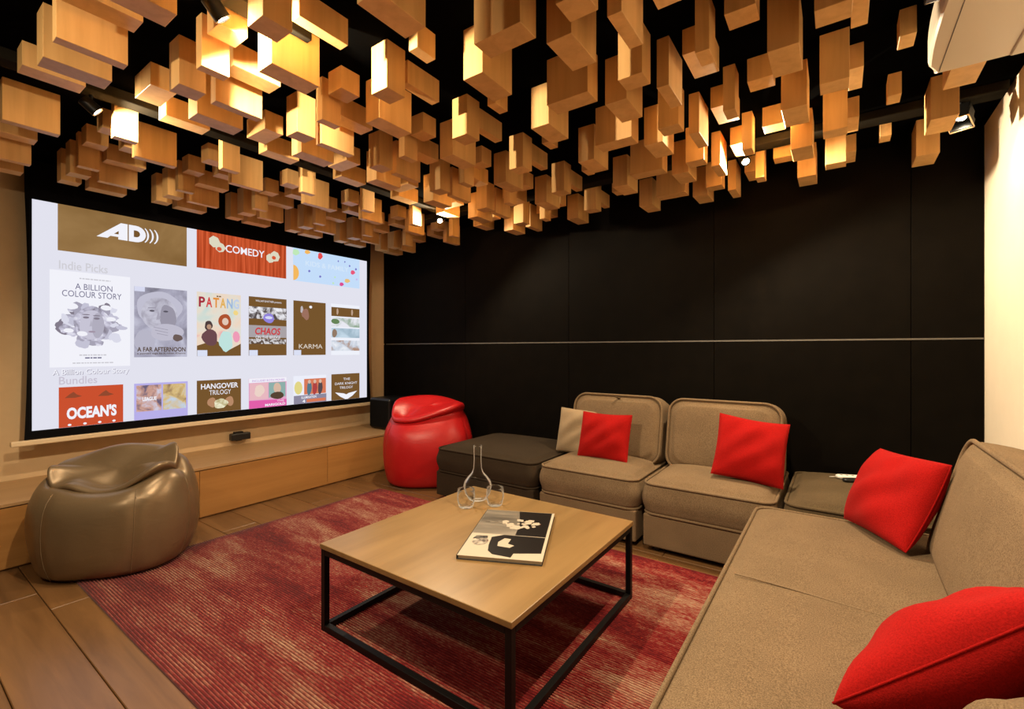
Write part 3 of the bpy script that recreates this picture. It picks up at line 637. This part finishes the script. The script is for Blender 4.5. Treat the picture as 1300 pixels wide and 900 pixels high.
# sensor on the wall under the screen, subwoofer on the worktop
t = empty('sensor_camera', (-4.46, 2.035, 0.42), 'small black sensor camera on the cream wall below the screen', 'camera')
mesh_obj('sensor_body', box_mesh('sensor_body', 0.055, 0.165, 0.062, 0.008, 2), M['black_plastic'], t, (-4.462, 2.035, 0.458))
mesh_obj('sensor_hump', box_mesh('sensor_hump', 0.045, 0.075, 0.02, 0.006, 2), M['black_plastic'], t, (-4.462, 2.02, 0.494))
mesh_obj('wall_bracket', box_mesh('wall_bracket', 0.02, 0.05, 0.03, 0.002), M['black_metal'], t, (-4.489, 2.035, 0.43))
t = empty('subwoofer', (-4.07, 3.46, CZ), 'black subwoofer box on the oak top next to the black wall', 'subwoofer')
mesh_obj('speaker_box', box_mesh('speaker_box', 0.33, 0.36, 0.335, 0.03, 4), M['black_plastic'], t, (-4.09, 3.48, CZ + 0.1725))
mesh_obj('front_grille', box_mesh('front_grille', 0.29, 0.012, 0.29, 0.005, 2), M['black_fabric'], t, (-4.09, 3.297, CZ + 0.1725))
for dx in (-0.12, 0.12):
    for dy in (-0.13, 0.13): mesh_obj('foot', cyl_mesh('foot', 0.018, 0.006, 14), M['black_plastic'], t, (-4.09 + dx, 3.48 + dy, CZ))

# ------------------------------------------------------------------ rug
RX0, RX1, RY0, RY1 = -3.36, -0.40, 0.69, 2.72
vs = []; fs = []; nr = 164; per = 6; nxs = 44
prof = []
for k in range(nr * per + 1):
    a = 2 * PI * (k % per) / per
    prof.append((RY0 + (RY1 - RY0) * k / (nr * per), 0.0075 - 0.0035 * math.cos(a)))
prof = [(RY0, 0.0005)] + prof + [(RY1, 0.0005)]
rr = random.Random(9)
for j in range(nxs + 1):
    x = RX0 + (RX1 - RX0) * j / nxs
    wob = 0.0015 * math.sin(j * 0.37)
    for (yv, zv) in prof: vs.append((x - (RX0 + RX1) / 2, yv - (RY0 + RY1) / 2 + wob, zv if 0 < j < nxs else min(zv, 0.006)))
m_ = len(prof)
for j in range(nxs):
    for k in range(m_ - 1): fs.append((j * m_ + k, (j + 1) * m_ + k, (j + 1) * m_ + k + 1, j * m_ + k + 1))
b0 = len(vs)
for (xx, yv) in ((RX0, RY0), (RX1, RY0), (RX1, RY1), (RX0, RY1)): vs.append((xx - (RX0 + RX1) / 2, yv - (RY0 + RY1) / 2, 0.0005))
fs.append((b0 + 3, b0 + 2, b0 + 1, b0))
tag(mesh_obj('area_rug', pyd('area_rug', vs, fs), M['rug'], None, ((RX0 + RX1) / 2, (RY0 + RY1) / 2, 0), None, True), 'ribbed faded red and beige rug under the coffee table', 'rug')

# ------------------------------------------------------------------ coffee table
TX0, TX1, TY0, TY1, TZ = -1.875, -0.838, 1.189, 2.246, 0.393
RT = 0.011
t = empty('coffee_table', ((TX0 + TX1) / 2, (TY0 + TY1) / 2, RT), 'low square coffee table with oak top and black steel frame', 'coffee table')
box('table_top', (TX0, TY0, TZ - 0.022), (TX1, TY1, TZ), M['table'], t, 0.0025, 2)
g = 0.026; ins = 0.004
xs = (TX0 + ins, TX1 - ins - g); ys = (TY0 + ins, TY1 - ins - g)
for x in xs:
    for y in ys: box('leg', (x, y, RT), (x + g, y + g, TZ - 0.0225), M['black_metal'], t, 0.0015)
for z in (RT + 0.001, TZ - 0.0225 - g):
    nm = 'bottom_rail' if z < 0.1 else 'top_rail'
    for x in xs: box(nm, (x, TY0 + ins + g, z), (x + g, TY1 - ins - g, z + g), M['black_metal'], t, 0.0015)
    for y in ys: box(nm, (TX0 + ins + g, y, z), (TX1 - ins - g, y + g, z + g), M['black_metal'], t, 0.0015)

# ------------------------------------------------------------------ glassware and book
CA = (-1.685, 2.055); KG = 1.15
prof = [(0, 0), (0.036, 0.0), (0.046, 0.006), (0.062, 0.032), (0.0705, 0.068), (0.066, 0.090), (0.050, 0.112), (0.031, 0.132), (0.0215, 0.155), (0.0185, 0.20), (0.0195, 0.25), (0.0215, 0.268),
        (0.0200, 0.268), (0.0178, 0.25), (0.0168, 0.20), (0.0196, 0.155), (0.029, 0.133), (0.048, 0.111), (0.0638, 0.089), (0.0685, 0.068), (0.060, 0.034), (0.044, 0.010), (0.034, 0.006), (0, 0.006)]
tag(mesh_obj('carafe', lathe_mesh('carafe', [(r * KG, z * KG) for r, z in prof], 48), M['glass'], None, (CA[0], CA[1], TZ + 0.0005), None, True), 'clear glass carafe with round belly and long neck on the oak table', 'carafe')
gp = [(0, 0), (0.028, 0.0), (0.033, 0.006), (0.040, 0.035), (0.0405, 0.060), (0.038, 0.086), (0.0368, 0.086), (0.0392, 0.060), (0.0385, 0.036), (0.031, 0.013), (0.022, 0.010), (0, 0.010)]
for (x, y, lb) in ((-1.655, 1.920, 'clear glass tumbler away from the book beside the carafe'), (-1.545, 2.035, 'clear glass tumbler touching the corner of the photo book')):
    tag(mesh_obj('tumbler', lathe_mesh('tumbler', [(r * 1.2, z * 1.15) for r, z in gp], 40), M['glass'], None, (x, y, TZ + 0.0005), None, True), lb, 'glass', 'tumblers next to the carafe')
# photo book: local x along its long upper edge, y towards the flowers
b00 = Vector((-1.274, 1.421)); b10 = Vector((-0.961, 1.573)); b01 = Vector((-1.520, 1.985))
ux = (b10 - b00).normalized(); BW = 0.35; BH = 0.545
ang = math.atan2(ux.y, ux.x) - 0.02
bk = empty('photo_book', (b00.x, b00.y, TZ), 'large photo book with black and white pictures on its cover', 'book')
bk.rotation_euler = (0, 0, ang)
def bkbox(name, x0, y0, x1, y1, z0, z1, mat, bev=0.0, parent=None):
    return mesh_obj(name, box_mesh(name, x1 - x0, y1 - y0, z1 - z0, bev), mat, parent or bk, ((x0 + x1) / 2, (y0 + y1) / 2, (z0 + z1) / 2), None, False, True)
bkbox('back_cover', 0, 0, BW, BH, 0.0005, 0.004, M['book_black'], 0.001)
bkbox('pages', 0.004, 0.004, BW - 0.004, BH - 0.006, 0.0042, 0.0158, M['paper'])
fc = bkbox('front_cover', 0, 0, BW, BH, 0.016, 0.019, M['paper'], 0.001)
bkbox('spine', -0.003, 0.0, 0.0, BH, 0.0005, 0.019, M['book_black'])
def printmat(name, stops, scale, stretch=(1, 1, 1)):
    m, nt, b = newmat(name); f = noise(nt, coords(nt, stretch), scale, 4, 0.6, 0.6)
    L(nt, ramp(nt, f, stops), b.inputs['Base Color']); b.inputs['Roughness'].default_value = 0.3; return m
def bkpoly(pts, mat, z, name='cover_print'):
    cx = sum(p[0] for p in pts) / len(pts); cy = sum(p[1] for p in pts) / len(pts)
    return mesh_obj(name, pyd(name, [(p[0] - cx, p[1] - cy, 0) for p in pts], [tuple(range(len(pts)))]), mat, fc, (cx - BW / 2, cy - BH / 2, z - 0.0175), None, False, True)
PB = plain('print_black', (0.012, 0.009, 0.008), 0.3); PWh = plain('print_white', (0.50, 0.43, 0.34), 0.35)
bkpoly([(0.002, 0.235), (BW - 0.012, 0.235), (BW - 0.012, BH - 0.004), (0.002, BH - 0.004)], printmat('print_grey', [(0.35, (0.06, 0.05, 0.04)), (0.65, (0.30, 0.26, 0.21))], 3, (0.3, 2, 1)), 0.0195)
bkpoly([(0.20, 0.236), (BW - 0.013, 0.236), (BW - 0.013, BH - 0.005), (0.17, BH - 0.005), (0.20, 0.36)], PB, 0.0198)
rr = random.Random(5)
for k in range(34):
    a = rr.uniform(0, 6.28); q = math.sqrt(rr.random()); cx = 0.205 + 0.085 * q * math.cos(a); cy = 0.375 + 0.062 * q * math.sin(a); r0 = rr.uniform(0.008, 0.018)
    bkpoly([(cx + r0 * rr.uniform(.7, 1.2) * math.cos(b), cy + r0 * rr.uniform(.7, 1.2) * math.sin(b)) for b in [2 * PI * i / 8 for i in range(8)]], PWh, 0.0200 + 0.00001 * k)
for k in range(5): bkpoly([(0.03 + 0.02 * k, 0.372 + 0.004 * k), (0.13, 0.360 + 0.008 * k), (0.13, 0.364 + 0.008 * k), (0.03 + 0.02 * k, 0.376 + 0.004 * k)], PWh if k % 2 else PB, 0.0201)
bkpoly([(0.115, 0.06), (0.14, 0.03), (0.22, 0.012), (0.225, 0.05), (BW - 0.013, 0.07), (BW - 0.013, 0.23), (0.15, 0.232), (0.10, 0.20), (0.105, 0.12)], PB, 0.0195)
bkpoly([(0.03 + 0.035 * math.cos(a) + 0.03, 0.15 + 0.042 * math.sin(a)) for a in [2 * PI * i / 18 for i in range(18)]], printmat('print_face', [(0.4, (0.10, 0.08, 0.07)), (0.6, (0.52, 0.45, 0.37))], 30), 0.0198)
bkpoly([(0.02, 0.17), (0.03, 0.205), (0.08, 0.21), (0.085, 0.185), (0.06, 0.175)], printmat('print_hair', [(0.4, (0.02, 0.02, 0.02)), (0.6, (0.16, 0.14, 0.12))], 40), 0.0200)
bkpoly([(0.145, 0.11), (0.20, 0.10), (0.215, 0.125), (0.185, 0.14), (0.19, 0.19), (0.16, 0.195), (0.14, 0.15)], PWh, 0.0199)

# ------------------------------------------------------------------ sofas and ottomans
FLAT = (0, 0, 0)
def seat_unit(name, label, cat, x0, x1, y0, y1, zs, mat, puff, group=None, base_h=0.233):
    u = empty(name, ((x0 + x1) / 2, (y0 + y1) / 2, 0.0), label, cat, group)
    cx, cy = (x0 + x1) / 2, (y0 + y1) / 2
    mesh_obj('base', box_mesh('base', x1 - x0 - 0.02, y1 - y0 - 0.02, base_h - 0.035, 0.012, 3), mat, u, (cx, cy, (base_h + 0.035) / 2), None, False)
    for sx in (-1, 1):
        for sy in (-1, 1): mesh_obj('foot', cyl_mesh('foot', 0.025, 0.034, 16), M['black_plastic'], u, (cx + sx * ((x1 - x0) / 2 - 0.08), cy + sy * ((y1 - y0) / 2 - 0.08), 0.001))
    slab('seat_cushion', mat, u, (cx, cy, (base_h + zs) / 2), FLAT, x1 - x0 - 0.006, y1 - y0 - 0.006, zs - base_h, 0.07, 0.035, puff, 0, 0.012, (1, -1), 0.008)
    return u
seat_unit('ottoman', 'dark brown square ottoman between the red beanbag and the sofa', 'ottoman', -2.772, -1.788, 2.81, 3.68, 0.425, M['brown'], 0.045)
seat_unit('ottoman', 'olive brown corner ottoman with remote controls on it', 'ottoman', -0.244, 0.66, 2.845, 3.68, 0.430, M['olive'], 0.055)
def sofa_back(u, cx, cy, rotz, wd, mat, zc=0.635, hgt=0.50, th=0.25, lean=0.22, R=0.10):
    rot = (Matrix.Rotation(rotz, 4, 'Z') @ Matrix.Rotation(PI / 2 - lean, 4, 'X')).to_euler()
    return slab('backrest', mat, u, (cx, cy, zc), rot, wd, hgt, th, R, 0.045, 0.03, 0.0, 0.008, (1, -1), 0.009)
u = seat_unit('sofa_module', 'tan two-seat sofa module beside the dark ottoman with a beige pillow', 'sofa', -1.762, -1.032, 2.82, 3.68, 0.425, M['tan'], 0.05, 'tan modules of the two-seat sofa')
bl = sofa_back(u, -1.392, 3.445, 0, 0.715, M['tan'])
u = seat_unit('sofa_module', 'tan two-seat sofa module beside the olive corner ottoman with one red pillow', 'sofa', -1.006, -0.270, 2.82, 3.68, 0.425, M['tan'], 0.05, 'tan modules of the two-seat sofa')
sofa_back(u, -0.640, 3.445, 0, 0.715, M['tan'])
mesh_obj('fabric_tag', box_mesh('fabric_tag', 0.02, 0.008, 0.05, 0.002), M['olive'], bl, (0.02, 0.22, 0.145), None, False, True)
u = seat_unit('sofa_module', 'long tan chaise sofa against the ivory wall with two red pillows', 'sofa', -0.355, 0.66, 0.55, 2.735, 0.435, M['tan'], 0.03)
sofa_back(u, 0.475, 1.72, -PI / 2, 1.56, M['tan'], 0.64, 0.50, 0.27, 0.26, 0.09)
pts = [(x, 1.80 - 0.06 * math.sin((x + 0.33) * 2.5), 0.465 - 0.02 * abs((x - 0.0) / 0.4) ** 3) for x in [-0.30 + 0.55 * k / 20 for k in range(21)]]
mesh_obj('seat_seam', tube_mesh('seat_seam', pts, 0.0025, False, 6), M['tan_pipe'], u, (0, 0, 0), None, True)

# ------------------------------------------------------------------ scatter cushions
def pillow(label, mat, c, normal, up, a, b, T, seed, group=None, name='scatter_cushion'):
    o = mesh_obj(name, pillow_mesh(name, a, b, T * 1.25, 30, 0.045, 0.004, seed), mat, None, c, frame_rot(normal, up), True)
    n_ = 14; pts = []
    for (sa, sb, da, db) in ((-1, -1, 1, 0), (1, -1, 0, 1), (1, 1, -1, 0), (-1, 1, 0, -1)):
        for k in range(n_):
            q = 2 * k / n_; u_, v_ = sa + da * q, sb + db * q
            rnd = random.Random(seed); ph = [rnd.uniform(0, 6.28) for _ in range(8)]
            pts.append((a * u_ * (1 - 0.045 * (1 - v_ * v_)), b * v_ * (1 - 0.045 * (1 - u_ * u_)), 0.02 * math.sin(1.7 * u_ + ph[4]) * (v_ * v_)))
    mesh_obj('seam', tube_mesh('seam', pts, 0.003, True, 6), mat, o, (0, 0, 0), None, True, True)
    tag(o, label, 'cushion', group); return o
RG = 'red scatter cushions on the sofas'
pillow('beige linen cushion tucked behind a red one', M['linen'], (-1.665, 3.30, 0.60), (0.10, -1, 0.22), (0.03, 0.2, 1), 0.185, 0.175, 0.06, 21)
pillow('red velvet cushion leaning on the beige linen cushion', M['red'], (-1.385, 3.13, 0.62), (0.05, -1, 0.32), (0.0, 0.3, 1), 0.19, 0.17, 0.055, 2, RG)
pillow('red velvet cushion leaning at the sofa end next to the olive ottoman', M['red'], (-0.435, 3.10, 0.65), (0.10, -1, 0.42), (0.07, 0.35, 1), 0.19, 0.19, 0.055, 3, RG)
pillow('red velvet cushion leaning at the far end of the long sofa', M['red'], (0.185, 2.55, 0.63), (-0.80, -0.42, 0.45), (0.40, 0.25, 0.89), 0.225, 0.185, 0.065, 4, RG)
pillow('large red velvet cushion lying near the tan pillow of the long sofa', M['red'], (0.232, 1.38, 0.592), (-0.60, 0.46, 0.64), (0.73, 0.0, 0.70), 0.215, 0.235, 0.088, 5, RG)
pillow('tan cushion propped beside the large red one on the long sofa', M['tan'], (0.272, 1.00, 0.618), (-0.50, 0.15, 0.83), (0.83, 0.0, 0.5), 0.18, 0.165, 0.075, 6)

# remote controls on the corner ottoman
def remote(name, label, mat, p, ang, ln, wd, th, kmat, nb):
    r = empty(name, p, label, 'remote control'); r.rotation_euler = (0, 0, ang)
    body = mesh_obj('remote_body', slab_mesh('remote_body', ln, wd, th, wd * 0.42, th * 0.4), mat, r, (0, 0, th / 2 + 0.001), None, True, True)
    for k in range(nb): mesh_obj('button', box_mesh('button', 0.010, 0.012, 0.0015, 0.0004), kmat, r, (-ln * 0.3 + k * ln * 0.6 / max(1, nb - 1), 0, th + 0.0012), None, False, True)
    return r
r = remote('remote_control', 'white remote control with a cord loop on the corner ottoman', M['white_remote'], (0.055, 3.40, 0.484), 0.38, 0.145, 0.054, 0.019, M['joint'], 4)
mesh_obj('cord_loop', tube_mesh('cord_loop', [(-0.072, 0, 0.008), (-0.085, 0.004, 0.006), (-0.105, 0.006, 0.004)], 0.002, False, 6), M['white_remote'], r, (0, 0, 0), None, True, True)
remote('remote_control', 'black remote control beside the white one on the corner ottoman', M['black_plastic'], (0.085, 3.335, 0.484), 0.55, 0.15, 0.04, 0.02, M['rail_grey'], 5)

# ------------------------------------------------------------------ beanbags
def beanbag(name, label, c, ang, rx, ry, H, mat, seam_mat, seams_deg, lv, ridge, lipsag, dents, seed):
    """lv rows: (x scale, y scale, y shift, height share, tilt share); the top is a closed pouch folded forward"""
    b = empty(name, (c[0], c[1], 0.0115 if c[1] < 2 else 0.0), label, 'beanbag'); b.rotation_euler = (0, 0, ang)
    nth = 120
    rnd = random.Random(seed); ph = [rnd.uniform(0, 6.28) for _ in range(10)]
    vs = []; fs = []; rows = []
    seam_r = [math.radians(s_) for s_ in seams_deg]
    def pt(th, row):
        fx, fy, cy, zf, tl = row
        ct, st = math.cos(th), math.sin(th)
        # a squarer outline than an ellipse
        k = 1 / (abs(ct) ** 2.5 + abs(st) ** 2.5) ** (1 / 2.5)
        nx, ny = ct * k * fx, st * k
        x, y = rx * nx, ry * (ny * fy + cy); z = zf * H
        if 0.03 < zf < 0.72 and fx > 0.5 and tl < 0.6:
            q = 0.0
            for s_ in seam_r:
                d = (th - s_ + PI) % (2 * PI) - PI
                q -= 0.022 * math.exp(-(d / 0.06) ** 2)
                q += 0.018 * math.exp(-(abs(d) - 0.20) ** 2 / 0.02) * math.sin(zf * 58 + ph[int(s_ * 3) % 10])
            q += 0.010 * math.sin(5 * th + ph[0]) * math.sin(9 * zf + ph[1])
            x *= 1 + q; y *= 1 + q
        if tl > 0:
            rd = ridge(nx)                                  # height of the back ridge above the pouch's middle
            z += tl * H * (rd * st if st > 0 else lipsag(nx) * st) * (1 if fx > 0.55 else fx / 0.55)
            for (dx, dy, amp, sg) in dents: z -= tl * H * amp * math.exp(-((nx - dx) ** 2 + (ny * fy - dy) ** 2) / sg)
            z += tl * H * 0.012 * math.sin(6 * nx + ph[2]) * math.cos(3 * ny + ph[3])
        return (x, y, z)
    for row in lv:
        if row[0] == 0: rows.append([len(vs)] * nth); p0 = pt(0, row); vs.append((0, ry * row[2], p0[2]))
        else: rows.append(list(range(len(vs), len(vs) + nth))); vs += [pt(2 * PI * k / nth, row) for k in range(nth)]
    for a, c_ in zip(rows, rows[1:]):
        for k in range(nth):
            q = [a[k], a[(k + 1) % nth], c_[(k + 1) % nth], c_[k]]; u_ = []
            for t_ in q:
                if t_ not in u_: u_.append(t_)
            if len(u_) > 2: fs.append(u_)
    o = mesh_obj('bag', pyd(name, vs, fs), mat, b, (0, 0, 0), None, True, True)
    sd = o.modifiers.new('s', 'SUBSURF'); sd.levels = 1; sd.render_levels = 1
    for s_ in seam_r:
        pts = [Vector(pt(s_, row)) for row in lv[3:] if row[3] < 0.68 and row[4] < 0.6]
        mesh_obj('seam', tube_mesh('seam', pts, 0.0026, False, 6), seam_mat, b, (0, 0, 0), None, True, True)
    return b
body = [(0, 0, 0, 0.003, 0), (0.45, 0.45, 0, 0.003, 0), (0.78, 0.80, 0, 0.003, 0), (0.85, 0.88, 0, 0.012, 0), (0.89, 0.93, 0, 0.045, 0), (0.94, 0.98, 0, 0.12, 0), (0.98, 1.0, 0, 0.22, 0), (1.0, 1.0, 0, 0.33, 0), (1.0, 0.975, 0, 0.43, 0.02), (0.985, 0.93, 0.0, 0.51, 0.08)]
bronze = body[:8] + [(1.0, 0.985, 0, 0.43, 0.0), (0.985, 0.95, 0, 0.51, 0.06), (0.96, 0.89, 0.0, 0.58, 0.12), (0.92, 0.78, 0.0, 0.64, 0.28), (0.87, 0.63, 0.0, 0.685, 0.50), (0.81, 0.47, 0.0, 0.705, 0.70), (0.775, 0.42, -0.02, 0.712, 0.80), (0.785, 0.47, -0.09, 0.718, 0.9), (0.80, 0.50, -0.12, 0.735, 1.0), (0.795, 0.49, -0.12, 0.765, 1.0), (0.77, 0.43, -0.10, 0.78, 1.0),
      (0.70, 0.35, -0.08, 0.78, 1.0), (0.56, 0.26, -0.07, 0.775, 1.0), (0.38, 0.17, -0.06, 0.77, 1.0), (0.2, 0.08, -0.05, 0.765, 1.0), (0, 0, -0.05, 0.765, 1.0)]
beanbag('beanbag', 'bronze leatherette beanbag with a folded top beside the rug', (-3.478, 0.912), math.radians(47), 0.39, 0.315, 0.73, M['bronze'], M['bag_seam'], (-122, -58, -5, 60, 120, 180), bronze,
        lambda x: 0.125 + 0.045 * x + 0.60 * max(0, x - 0.52), lambda x: 0.22 * (1 - (x / 0.72) ** 2) - 0.07, [(-0.62, -0.34, 0.11, 0.03), (0.1, -0.1, 0.03, 0.05)], 3)
redlv = body[:8] + [(0.99, 0.98, 0, 0.43, 0.0), (0.965, 0.95, 0.0, 0.52, 0.05), (0.925, 0.89, 0.0, 0.60, 0.12), (0.875, 0.82, 0.02, 0.67, 0.25), (0.82, 0.74, 0.03, 0.73, 0.45), (0.775, 0.68, 0.03, 0.765, 0.65), (0.765, 0.66, 0.02, 0.78, 0.8), (0.79, 0.70, -0.02, 0.795, 0.92), (0.805, 0.72, -0.03, 0.82, 1.0), (0.79, 0.70, -0.03, 0.85, 1.0), (0.75, 0.64, -0.01, 0.865, 1.0),
      (0.64, 0.52, 0.0, 0.865, 1.0), (0.48, 0.38, 0.02, 0.86, 1.0), (0.3, 0.24, 0.03, 0.855, 1.0), (0.15, 0.12, 0.04, 0.85, 1.0), (0, 0, 0.04, 0.85, 1.0)]
beanbag('beanbag', 'red leatherette beanbag between the oak cabinets and dark ottoman', (-3.235, 3.205), math.radians(40), 0.43, 0.385, 0.84, M['bag_red'], M['bag_red_seam'], (-150, -30, 35, 90, 150), redlv,
        lambda x: 0.07 - 0.05 * x, lambda x: 0.07 - 0.15 * x, [(-0.50, -0.18, 0.10, 0.05)], 8)

# ------------------------------------------------------------------ projector under the ceiling
pj = empty('projector', (0.46, 2.10, 2.30), 'white ceiling projector with a curved lens front near the ivory wall', 'projector')
out = []
for k in range(13):                                       # bowed lens side, then the straight wall side
    a = k / 12; yv = 1.62 + 0.775 * a; out.append((0.262 + 0.10 * (abs(a - 0.52) / 0.52) ** 2.4 * 0.25 + 0.02 * (1 if k in (0, 12) else 0), yv))
out += [(0.30, 2.405), (0.635, 2.405), (0.655, 2.39), (0.655, 1.63), (0.64, 1.61), (0.30, 1.61)]
vs = []; n = len(out)
for (z, sc) in ((2.305, 0.955), (2.300 + 0.012, 0.985), (2.33, 1.0), (2.41, 1.0), (2.43, 0.98)):
    for (x, y) in out: vs.append((0.46 + (x - 0.46) * sc - 0.46, 2.01 + (y - 2.01) * sc - 2.10, z - 2.30))
fs = [tuple(range(n - 1, -1, -1)), tuple(4 * n + k for k in range(n))]
for r_ in range(4):
    for k in range(n): fs.append((r_ * n + k, r_ * n + (k + 1) % n, (r_ + 1) * n + (k + 1) % n, (r_ + 1) * n + k))
mesh_obj('projector_body', pyd('projector_body', vs, fs), M['white_plastic'], pj, (0.46, 2.10, 2.30))
mesh_obj('bottom_cover', box_mesh('bottom_cover', 0.13, 0.70, 0.012, 0.005, 3), M['white_plastic'], pj, (0.565, 2.03, 2.302))
mesh_obj('cover_seam', box_mesh('cover_seam', 0.0025, 0.70, 0.002), M['joint'], pj, (0.312, 2.02, 2.3045), (0, 0, 0.0))
lm = mesh_obj('lens_barrel', lathe_mesh('lens_barrel', [(0, 0), (0.045, 0), (0.055, 0.005), (0.055, 0.05), (0.048, 0.05), (0.040, 0.03), (0, 0.026)], 32), M['grey_lens'], pj, (0.27, 1.90, 2.372), (0, -PI / 2, 0))
mesh_obj('mount_pole', cyl_mesh('mount_pole', 0.02, 0.10, 20), M['black_metal'], pj, (0.50, 2.05, 2.42))
